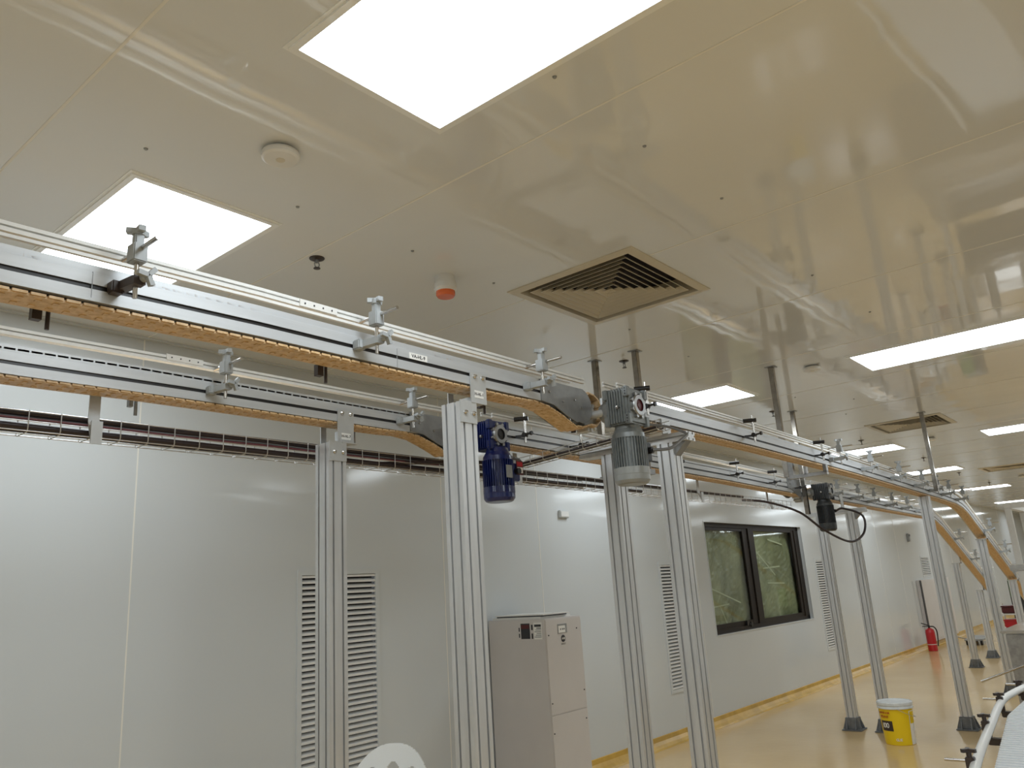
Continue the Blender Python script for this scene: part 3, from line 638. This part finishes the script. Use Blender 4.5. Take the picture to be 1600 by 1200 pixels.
lb2 = MB().box(3.200, 3.245, 2.6185, 2.6200, 2.245, 2.268).build('red_band', 'red', lb); MB().box(3.200, 3.245, 2.6185, 2.6200, 2.21, 2.24).build('white_band', 'paper', lb)
g3, gp3 = gearmotor('dark grey gear motor with a looping black cable, above the window corner', 8.09, 2.62, 2.385, 0.15, 0.080, 0.31, 'mdark', 'mdark', 'mdark', 0, depth=0.16)
# cables to the motors
def spline(pts, n=8):
    P = [Vector(p) for p in pts]; P = [P[0]*2-P[1]]+P+[P[-1]*2-P[-2]]; out = []
    for i in range(1, len(P)-2):
        for k in range(n):
            t = k/n; a, b_, c, d = P[i-1:i+3]
            out.append(0.5*((2*b_)+(-a+c)*t+(2*a-5*b_+4*c-d)*t*t+(-a+3*b_-3*c+d)*t*t*t))
    out.append(P[-2]); return out
b = MB(); b.tube(spline([gp1, (gp1[0]+0.06, gp1[1]-0.06, gp1[2]+0.005), (3.50, 1.80, 2.285), (3.62, 1.84, 2.33), (3.60, 1.92, 2.375), (3.45, 1.98, 2.385), (3.3, 1.99, 2.39)]), 0.0075, 8)
tag(b.build('motor_cable', 'gcable'), 'grey cable looping from the grey motor over the crossbar', 'cable')
b = MB(); b.tube(spline([gp3, (gp3[0]+0.09, gp3[1]-0.05, gp3[2]+0.02), (8.36, 2.44, 2.13), (8.30, 2.44, 1.96), (8.03, 2.50, 1.88), (7.70, 2.62, 2.00), (7.50, 2.75, 2.17), (7.2, 2.92, 2.27), (6.9, 3.03, 2.29)]), 0.011, 8)
tag(b.build('motor_cable', 'cable'), 'black cable hanging in a loop below the dark motor', 'cable')
b = MB(); b.tube(spline([(gp2[0], gp2[1]+0.06, gp2[2]+0.08), (3.35, 2.72, 2.30), (3.5, 2.85, 2.29), (3.60, 2.95, 2.30)]), 0.009, 8); b.tube(spline([(2.6, 3.03, 2.27), (2.95, 2.95, 2.295), (3.25, 2.85, 2.30), (3.55, 2.9, 2.29)]), 0.010, 8)
tag(b.build('motor_cable', 'cable'), 'dark cables sagging behind the blue motor', 'cable')

# ------------------------------------------------------------ wire cable trays
def wire_tray(lab, p0, p1, wd, hgt, pitch, r=0.0021, group='wire mesh cable trays'):
    """open basket from p0 to p1 (floor centre line)"""
    p0, p1 = Vector(p0), Vector(p1); T = (p1-p0).normalized(); Sd = Vector((0, 0, 1)).cross(T).normalized(); U = Vector((0, 0, 1)); L = (p1-p0).length
    t = thing('cable_tray', lab, 'cable tray', p0, group)
    b = MB()
    for s, u in ((-0.5, 0), (0, 0), (0.5, 0), (-0.5, 1), (0.5, 1), (-0.5, 0.5), (0.5, 0.5)):
        if u == 0.5 and hgt < 0.05: continue
        b.tube([p0+Sd*wd*s+U*hgt*u, p1+Sd*wd*s+U*hgt*u], r, 6)
    d = 0.02
    while d < L:
        c = p0+T*d; c2 = c-U*0.003
        b.tube([c2+Sd*wd*0.52+U*(hgt+0.006), c2+Sd*wd*0.52+U*0.012, c2+Sd*wd*0.45, c2-Sd*wd*0.45, c2-Sd*wd*0.52+U*0.012, c2-Sd*wd*0.52+U*(hgt+0.006)], r, 6); d += pitch
    b.build('wire_basket', 'wire', t); return t
TY = 3.03
tr = wire_tray('long wire mesh cable tray hung under the farther conveyor', (XS, TY, 2.245), (8.0, TY, 2.245), 0.10, 0.07, 0.105)
def strap(x, zt=2.39):
    b = MB(); b.box(x-0.020, x+0.020, YF+0.126, YF+0.130, 2.30, zt+0.02); b.prism([(0, 0), (0.004, 0), (-0.026, -0.07), (-0.030, -0.07)], (x-0.02, YF+0.128, 2.305), (0, 1, 0), (0, 0, 1), (0.04, 0, 0))
    b.box(x-0.020, x+0.020, 2.945, 2.950, 2.215, 2.30); b.build('hanging_strap', 'plate', tr)
for x in (1.205, 3.62, 4.62, 5.95, 7.35): strap(x)
CL = {(0, 0): 'thick black cable along the top near side of the long tray', (1, 0): 'thick black cable lying low in the long tray', (2, 0): 'thick black cable at the top rear of the long tray',
      (3, 0): 'thick black cable at the bottom rear of the long tray', (4, 0): 'thin reddish cable between the two thick bundles', (5, 0): 'thin grey cable between the two thick bundles'}
for k, (dy, dz, r, c, x1_) in enumerate(((-0.028, 0.066, 0.0125, 'cable', 7.0), (-0.022, 0.020, 0.0115, 'cable', 5.3), (0.020, 0.066, 0.0125, 'cable', 4.6), (0.015, 0.018, 0.012, 'cable', 4.6), (-0.036, 0.044, 0.004, 'rcable', 3.2), (-0.030, 0.052, 0.0035, 'gcable', 6.2))):
    pts = []; x = XS; rr = random.Random(k)
    while x < x1_: pts.append((x, TY+dy+rr.uniform(-.002, .002), 2.245+dz+rr.uniform(-.002, .003))); x += 0.35
    b = MB(); b.tube(spline(pts, 3), r, 8)
    tag(b.build('power_cable', c), CL[(k, 0)], 'cable', 'cables in the long wire tray')
tx = 3.66
t = wire_tray('short wire mesh tray crossing from the blue motor to the grey motor', (tx, 2.97, 2.325), (tx, 1.97, 2.385), 0.09, 0.045, 0.095)
for k, (dx, dz, c) in enumerate(((-0.03, 0.014, 'cable'), (0.0, 0.012, 'gcable'), (0.025, 0.014, 'cable'))):
    b = MB(); b.tube([(tx+dx, 2.98, 2.325+dz), (tx+dx+0.006, 2.5, 2.352+dz), (tx+dx, 2.0, 2.383+dz)], 0.007, 8)
    tag(b.build('power_cable', c), ('black cable on the left side of the short crossing tray', 'grey cable in the middle of the short crossing tray', 'black cable on the right side of the short crossing tray')[k], 'cable', 'cables in the short wire tray')

# ------------------------------------------------------------ white cabinet unit by the wall
t = thing('floor_cabinet', 'tall white equipment cabinet standing against the wall by the posts', 'cabinet', (5.2, 4.2, 0))
MB().box(5.0, 5.47, 3.92, 4.50, 0.0, 1.395, 0.004).build('body', 'cab', t)
MB().box(5.02, 5.42, 3.98, 4.47, 1.395, 1.412).build('top_gasket', 'white', t)
MB().box(5.04, 5.36, 3.97, 4.44, 1.412, 1.420).build('dark_rim', 'ink', t)
MB().box(5.03, 5.37, 3.95, 4.45, 1.421, 1.430).build('top_lid', 'white', t)
MB().box(5.006, 5.464, 3.914, 3.920, 0.70, 1.385).build('upper_door', 'cab', t)
MB().box(5.006, 5.464, 3.914, 3.920, 0.02, 0.692).build('lower_door', 'cab', t)
d = MB().box(5.15, 5.27, 3.911, 3.914, 1.275, 1.345).build('control_panel', 'castg', t)
MB().box(5.158, 5.245, 3.9095, 3.911, 1.28, 1.332).build('display', 'paper', d)
for x in (5.18, 5.205, 5.225): MB().box(x, x+0.01, 3.9085, 3.9095, 1.30, 1.312).build('button', 'ink', d)
MB().lathe([(0, -0.003), (0.026, -0.003), (0.027, 0)], (5.215, 3.914, 1.235), (0, 1, 0), 20).build('badge', 'ink', t)
text('badge_lettering', 'ANE', 0.022, (5.215, 3.9105, 1.235), (1, 0, 0), (0, 0, 1), 'paper', t); text('lettering', 'SMART', 0.02, (5.215, 3.9135, 1.195), (1, 0, 0), (0, 0, 1), 'castg', t)
b = MB()
for x, z in ((5.03, 1.27), (5.40, 1.30), (5.02, 0.78), (5.44, 0.83), (5.02, 0.57), (5.44, 0.62)): b.cyl((x, 3.914, z), (x, 3.909, z), 0.005, 8)
b.build('screws', 'ink', t)
b = MB(); b.box(4.9985, 5.0, 4.07, 4.16, 1.25, 1.365); sl = b.build('warning_sticker', 'ink', t); MB().box(4.998, 4.9985, 4.075, 4.155, 1.325, 1.355).build('red_band', 'maroon', sl)
lb = MB().box(4.9985, 5.0, 3.95, 4.03, 1.245, 1.37).build('data_sticker', 'paper', t)
for i in range(7): MB().box(4.9978, 4.9985, 3.957, 4.023-0.01*(i % 3), 1.26+i*0.013, 1.266+i*0.013+(0.012 if i == 6 else 0)).build('text_line', 'ink' if i > 4 else 'castg', lb)
for z in (1.335, 1.27): MB().box(4.9985, 5.0, 4.04, 4.055, z-0.02, z+0.02).build('sticker_mark', 'ink', t)
for z in (1.32, 1.275): MB().box(4.9985, 5.0, 4.172, 4.182, z-0.015, z+0.015).build('sticker_mark', 'ink', t)

# ------------------------------------------------------------ white plastic chair
t = thing('plastic_chair', 'white plastic garden chair, only its rounded back top showing', 'chair', (2.84, 3.385, 0))
cx0, cy0 = 2.84, 3.385; ang = math.radians(-62)
def cw(x, y, z): return (cx0+x*math.cos(ang)-y*math.sin(ang), cy0+x*math.sin(ang)+y*math.cos(ang), z)
def back():
    W2, Z0, Z1 = 0.21, 0.42, 0.855; nu, nv = 28, 26; vs = []; idx = {}; fs = []
    def inside(u, v):    # u -1..1, v 0..1 ; arch outline and slots
        top = 1.0-0.34*abs(u)**2.6
        if v > top: return False
        for c in (-0.52, 0.0, 0.52):
            hw = 0.17; vt = 0.80-0.10*abs(c)
            if abs(u-c) < hw and 0.12 < v < vt:
                if v > vt-0.12 and ((u-c)/hw)**2+((v-vt+0.12)/0.12)**2 > 1: continue
                return False
        return True
    def pt(u, v, o): return cw(u*W2*(1+0.05*v), 0.20+0.10*v-0.05*u*u+o, Z0+(Z1-Z0)*v)
    N, K = 64, 60; out = MB()
    for i in range(N):
        for j in range(K):
            u0, u1, v0, v1 = -1+2*i/N, -1+2*(i+1)/N, j/K, (j+1)/K
            if inside((u0+u1)/2, (v0+v1)/2):
                q = [(u0, v0), (u1, v0), (u1, v1), (u0, v1)]
                # snap the outline to the arch
                q = [(a, min(c, 1.0-0.34*abs(a)**2.6)) for a, c in q]
                out.add([pt(a, c, 0) for a, c in q]+[pt(a, c, 0.012) for a, c in q], [(0, 1, 2, 3), (4, 5, 6, 7), (0, 1, 5, 4), (1, 2, 6, 5), (2, 3, 7, 6), (3, 0, 4, 7)])
    return out
back().build('backrest', 'chairw', t)
b = MB(); n = 8; vs = []
for j in range(n+1):
    for i in range(n+1):
        u, v = -1+2*i/n, -1+2*j/n; vs.append(cw(u*0.22, v*0.21, 0.44-0.015*(1-u*u)*(1-v*v)))
for j in range(n+1):
    for i in range(n+1):
        u, v = -1+2*i/n, -1+2*j/n; vs.append(cw(u*0.22, v*0.21, 0.42-0.015*(1-u*u)*(1-v*v)))
q = (n+1)**2; fs = [(j*(n+1)+i, j*(n+1)+i+1, (j+1)*(n+1)+i+1, (j+1)*(n+1)+i) for j in range(n) for i in range(n)]
fs += [tuple(a+q for a in f) for f in fs]
for i in range(n):
    for a, c in ((i, i+1), (n*(n+1)+i, n*(n+1)+i+1), (i*(n+1), (i+1)*(n+1)), (i*(n+1)+n, (i+1)*(n+1)+n)): fs.append((a, c, c+q, a+q))
b.add(vs, fs); b.build('seat', 'chairw', t)
for sx in (-1, 1):
    for sy in (-1, 1):
        b = MB(); b.tube([cw(sx*0.19, sy*0.18, 0.44), cw(sx*0.235, sy*0.235, 0.0)], [0.026, 0.018], 10); b.build('leg', 'chairw', t)
    b = MB(); b.tube(spline([cw(sx*0.215, -0.19, 0.43), cw(sx*0.235, -0.18, 0.62), cw(sx*0.235, 0.0, 0.655), cw(sx*0.225, 0.24, 0.66)]), 0.019, 8); b.build('armrest', 'chairw', t)

# ------------------------------------------------------------ yellow bucket
bx, by = 8.53, 2.50
t = thing('plastic_bucket', 'yellow plastic bucket with a white lid standing on the floor', 'bucket', (bx, by, 0))
MB().lathe([(0.0, 0.002), (0.128, 0.0), (0.132, 0.005), (0.150, 0.325), (0.0, 0.325)], (bx, by, 0), seg=48).build('body', 'yellow', t)
MB().lathe([(0.152, 0.318), (0.160, 0.320), (0.160, 0.332), (0.154, 0.336), (0.157, 0.350), (0.160, 0.352), (0.160, 0.372), (0.152, 0.380), (0.140, 0.374), (0.0, 0.374)], (bx, by, 0), seg=48).build('lid', 'lid', t)
def on_bucket(a0, a1, z0, z1, off, m, name, par, n=8):
    vs = []
    for i in range(n+1):
        a = math.radians(a0+(a1-a0)*i/n)
        for z in (z0, z1):
            r = 0.132+0.018*z/0.32+off; vs.append((bx+r*math.cos(a), by+r*math.sin(a), z))
    return MB().add(vs, [(2*i, 2*i+2, 2*i+3, 2*i+1) for i in range(n)], True).build(name, m, par)
# the bucket faces the camera at about 196 degrees
on_bucket(243, 315, 0.005, 0.30, 0.0012, 'paper', 'white_panel', t)
d = on_bucket(128, 178, 0.125, 0.215, 0.0014, 'brownblk', 'number_panel', t)
def arc_text(s, size, adeg, z, m, nm_, par, off=0.003):
    a = math.radians(adeg); r = 0.132+0.018*z/0.32+off; ax = (-math.sin(a), math.cos(a), 0)
    return text(nm_, s, size, (bx+r*math.cos(a), by+r*math.sin(a), z), (-ax[0]*-1, -ax[1]*-1, 0) if False else (-math.sin(a)*1.0, math.cos(a)*1.0, 0), (0, 0, 1), m, par)
for s, a in (('1', 139), ('0', 147.5), ('0', 159)): arc_text(s, 0.062, a, 0.172, 'paper', 'digit', d)
for i, s in enumerate('SUPERIOR'): arc_text(s, 0.026, 128+i*6.2, 0.285, 'redink', 'letter', t)
for i, s in enumerate('POINT'): arc_text(s, 0.03, 136+i*7.2, 0.250, 'redink', 'letter', t)
for i, s in enumerate('GUE'): arc_text(s, 0.032, 186+i*7.5, 0.05, 'paper', 'letter', t)
b = on_bucket(246, 275, 0.19, 0.295, 0.003, 'yellow', 'yellow_sticker', t)
b = MB(); b.tube([(bx+0.163*math.cos(math.radians(a)), by+0.163*math.sin(math.radians(a)), 0.325-0.10*math.sin(math.radians((a-200)*1.0))*0.9) for a in range(200, 381, 12)], 0.0025, 6); b.build('handle', 'wire', t)

# ------------------------------------------------------------ distant things along the wall
t = thing('low_cabinet', 'pale wide shallow cabinet on the wall behind the fire extinguisher', 'cabinet', (19.2, W-0.05, 0))
MB().box(18.35, 20.9, W-0.07, W-0.001, 0.10, 1.34, 0.004).build('body', 'cab', t)
MB().box(18.33, 18.43, W-0.082, W-0.070, 0.42, 1.335).build('edge_seal', 'ink', t)
MB().box(18.45, 20.86, W-0.078, W-0.07, 0.14, 1.31).build('door', 'cab', t)
MB().cyl((20.15, W-0.078, 1.14), (20.15, W-0.11, 1.14), 0.03, 12).build('cable_gland', 'black', t)
b = MB(); b.tube(spline([(20.15, W-0.125, 1.13), (20.1, W-0.13, 0.9), (20.25, W-0.14, 0.6), (20.3, W-0.14, 0.35), (20.1, W-0.18, 0.1), (20.2, W-0.4, 0.02)]), 0.009, 6)
tag(b.build('hanging_cable', 'gcable'), 'thin grey cable hanging down the front of the pale cabinet', 'cable')
ex, ey = 17.75, 4.30
t = thing('fire_extinguisher', 'red fire extinguisher with black hose on the floor by the wall', 'fire extinguisher', (ex, ey, 0))
MB().lathe([(0.0, 0.0), (0.078, 0.0), (0.086, 0.008), (0.086, 0.35), (0.074, 0.40), (0.036, 0.425), (0.025, 0.43), (0.0, 0.44)], (ex, ey, 0), seg=28).build('cylinder', 'red', t)
MB().lathe([(0.0872, 0.12), (0.0872, 0.130)], (ex, ey, 0), seg=28).build('band', 'paper', t)
b = MB(); b.cyl((ex, ey, 0.43), (ex, ey, 0.48), 0.02, 12); b.obox((ex-0.03, ey+0.05, 0.50), (0.3, -0.9, -0.35), (1, 0, 0), (0, 0, 1), 0.15, 0.02, 0.018); b.obox((ex-0.03, ey+0.05, 0.465), (0.3, -0.9, 0), (1, 0, 0), (0, 0, 1), 0.12, 0.02, 0.014); b.build('valve', 'black', t)
b = MB(); b.tube(spline([(ex, ey-0.02, 0.46), (ex+0.02, ey-0.08, 0.45), (ex+0.03, ey-0.12, 0.37), (ex+0.02, ey-0.115, 0.2), (ex+0.0, ey-0.105, 0.09)]), 0.012, 8); b.build('hose', 'black', t)
t = thing('floor_dolly', 'low dark wheeled dolly on the floor right of the fire extinguisher', 'dolly', (19.3, 3.75, 0))
b = MB(); b.box(18.85, 19.95, 3.62, 3.95, 0.09, 0.12); b.build('deck', 'castg', t)
for x, y in ((18.95, 3.66), (18.95, 3.92), (19.85, 3.66), (19.85, 3.92)): MB().cyl((x, y-0.02, 0.05), (x, y+0.02, 0.05), 0.05, 14).build('wheel', 'black', t)

# ------------------------------------------------------------ right edge: packing conveyor and machines
t = thing('packing_conveyor', 'waist high white slat conveyor with a fat white guard tube at bottom right', 'conveyor', (4.6, 0.5, 0))
ZT = 0.86
tube = spline([(2.3, 0.62, 0.85), (3.67, 0.815, 0.85), (4.5, 0.908, 0.85), (5.12, 0.974, 0.85), (5.42, 0.995, 0.85), (5.65, 0.990, 0.85), (6.0, 0.962, 0.85), (6.8, 0.89, 0.85), (7.9, 0.80, 0.85)], 8)
MB().tube(tube, 0.019, 14).build('guard_tube', 'chairw', t)
b = MB(); n = 116
for i in range(n):
    x = 2.3+i*0.048
    yl = min(0.60+(x-2.3)*0.118, 0.925)-max(0, x-5.6)*0.10
    b.box(x-0.0225, x+0.0150, yl-0.55, yl, 0.806, 0.828, 0.006)
b.build('slat_chain', 'chainw', t)
MB().prism([(2.3, 0.10), (7.9, 0.10), (7.9, 0.66), (5.6, 0.90), (5.0, 0.90), (2.3, 0.57)], (0, 0, 0.74), (1, 0, 0), (0, 1, 0), (0, 0, 0.066)).build('bed', 'steel_mat', t)
for x, y in ((2.9, 0.16), (2.9, 0.58), (4.6, 0.16), (4.6, 0.78), (6.4, 0.16), (6.4, 0.74)): MB().cyl((x, y, 0), (x, y, 0.75), 0.025, 12).build('leg', 'steel_mat', t)
def tclamp(x, y, up=0.04, rl=0.16):
    b = MB(); b.box(x-0.015, x+0.015, y+0.012, y+0.045, 0.80, 0.88, 0.003); b.box(x-0.022, x+0.022, y-0.05, y+0.03, 0.775, 0.805, 0.004); b.box(x-0.012, x+0.012, y-0.10, y-0.03, 0.78, 0.80)
    c = b.build('tube_clamp', 'brownblk', t)
    MB().cyl((x, y+0.02, 0.865), (x, y+rl, 0.865), 0.006, 8).build('rod', 'steel', c)
    b = MB(); b.cyl((x, y+0.03, 0.88), (x, y+0.03, 0.88+up), 0.010, 10)
    for k in range(3):
        an = k*2.094+0.3; b.obox((x+0.015*math.cos(an), y+0.03+0.015*math.sin(an), 0.883+up), (math.cos(an), math.sin(an), 0), (-math.sin(an), math.cos(an), 0), (0, 0, 1), 0.026, 0.014, 0.013)
    b.build('knob', 'brownblk', c)
tclamp(3.66, 0.80, 0.02, 0.12); tclamp(4.50, 0.895, 0.02, 0.05); tclamp(5.30, 0.965, 0.01, 0.11); tclamp(5.95, 0.965, 0.0, 0.10); tclamp(7.0, 0.87)

t = thing('steel_machine', 'dark stainless machine cabinet at the right edge beyond the white conveyor', 'machine', (8.9, 0.7, 0))
MB().box(8.3, 9.6, 0.0, 1.41, 0.04, 0.995, 0.012).build('body', 'steel_mat', t)
MB().box(8.26, 9.64, -0.04, 1.44, 0.995, 1.02, 0.006).build('top_plate', 'steel', t)
MB().box(8.29, 8.30, 0.15, 1.15, 0.15, 0.72, 0.003).build('door', 'dkplate', t)
for x in (8.4, 9.5):
    for y in (0.1, 1.2): MB().cyl((x, y, 0), (x, y, 0.05), 0.03, 10).build('foot', 'black', t)
b = MB(); b.tube([(8.25, 1.66, 0.60), (8.305, 1.24, 0.76)], 0.010, 8); b.build('rod', 'steel', t)
t = thing('filling_machine', 'tall stainless framed machine half cut by the right edge, below the lights', 'machine', (10.6, 0.9, 0))
for x in (10.2, 11.2):
    for y in (0.2, 1.455): MB().box(x-0.03, x+0.03, y-0.03, y+0.03, 0.0, 2.16, 0.003).build('frame_leg', 'white', t)
b = MB(); b.box(10.17, 11.23, 1.425, 1.485, 2.161, 2.22); b.box(10.17, 11.23, 0.17, 0.23, 2.161, 2.22); b.box(10.17, 10.23, 0.231, 1.424, 2.161, 2.22); b.box(11.17, 11.23, 0.231, 1.424, 2.161, 2.22); b.build('top_frame', 'white', t)
MB().box(10.15, 11.25, 0.15, 1.55, 1.50, 1.56, 0.005).build('deck', 'steel', t)
MB().box(10.3, 11.1, 0.3, 1.35, 0.9, 1.50, 0.01).build('drive_box', 'mdark', t)
for y in (0.45, 0.8, 1.15): 
    b = MB(); b.cyl((10.5, y, 1.56), (10.5, y, 1.95), 0.05, 14); b.cyl((10.5, y, 1.95), (10.5, y, 2.16), 0.02, 10); b.build('filling_head', 'steel_mat', t)
t = thing('control_box', 'dark machine unit with green guard behind the descending conveyor', 'machine', (16.95, 2.46, 0))
MB().box(16.6, 17.3, 2.30, 2.62, 0.0, 1.30, 0.01).build('body', 'mdark', t)
MB().box(16.55, 16.60, 2.40, 2.60, 1.0, 1.35).build('guard', 'green', t)
t = thing('crate', 'bright red crate on the lower shelf of the pale rack', 'crate', (14.1, 2.27, 0.66), 'red crates')
MB().box(13.98, 14.24, 2.165, 2.355, 0.662, 0.76, 0.01).build('body', 'red', t)
MB().box(13.97, 14.25, 2.158, 2.362, 0.755, 0.775, 0.003).build('rim', 'red', t)
t = thing('crate', 'dark red crate on the upper shelf of the pale rack', 'crate', (14.1, 2.27, 0.86), 'red crates')
MB().box(13.98, 14.24, 2.165, 2.355, 0.862, 0.955, 0.01).build('body', 'maroon', t)
MB().box(13.97, 14.25, 2.158, 2.362, 0.950, 0.970, 0.003).build('rim', 'maroon', t)
t = thing('steel_rack', 'pale steel rack holding the two red crates', 'rack', (14.1, 2.27, 0))
for z in (0.64, 0.84): MB().box(13.95, 14.28, 2.14, 2.38, z, z+0.02).build('shelf', 'white', t)
for x in (13.95, 14.27):
    for y in (2.145, 2.375): MB().box(x-0.01, x+0.01, y-0.01, y+0.01, 0, 1.0).build('upright', 'white', t)
# head brackets of the posts under the two descents
for px_, py_, pz_, lab in ((12.10, 2.10, 1.90, 0), (13.75, 2.10, 1.33, 0), (14.95, 3.03, 1.62, 0), (16.45, 3.05, 1.14, 0)):
    for o in list(C.objects):
        if o.name.startswith('support_post') and abs(o.location.x-px_) < 0.01:
            b = MB(); b.box(px_-0.055, px_+0.055, py_-0.075, py_+0.06, pz_, pz_+0.012); b.box(px_-0.05, px_+0.05, py_-0.075, py_-0.069, pz_, pz_+0.10)
            b.build('head_bracket', 'plate', o)
# strips of tape across the plastic sheets
for k, (xa, za, xb2, zb2) in enumerate(((9.2, 1.52, 10.05, 1.30), (9.25, 1.28, 9.7, 1.30), (9.45, 1.28, 9.6, 1.05), (10.75, 1.95, 11.3, 1.62), (10.9, 1.72, 11.5, 1.74), (11.0, 1.52, 11.6, 1.50), (11.2, 2.12, 11.7, 2.05))):
    d_ = Vector((xb2-xa, 0, zb2-za)); MB().obox(((xa+xb2)/2, yb-0.006, (za+zb2)/2), d_, (0, 1, 0), (-d_.z, 0, d_.x), d_.length, 0.002, 0.018).build('tape_strip', 'tape', win)
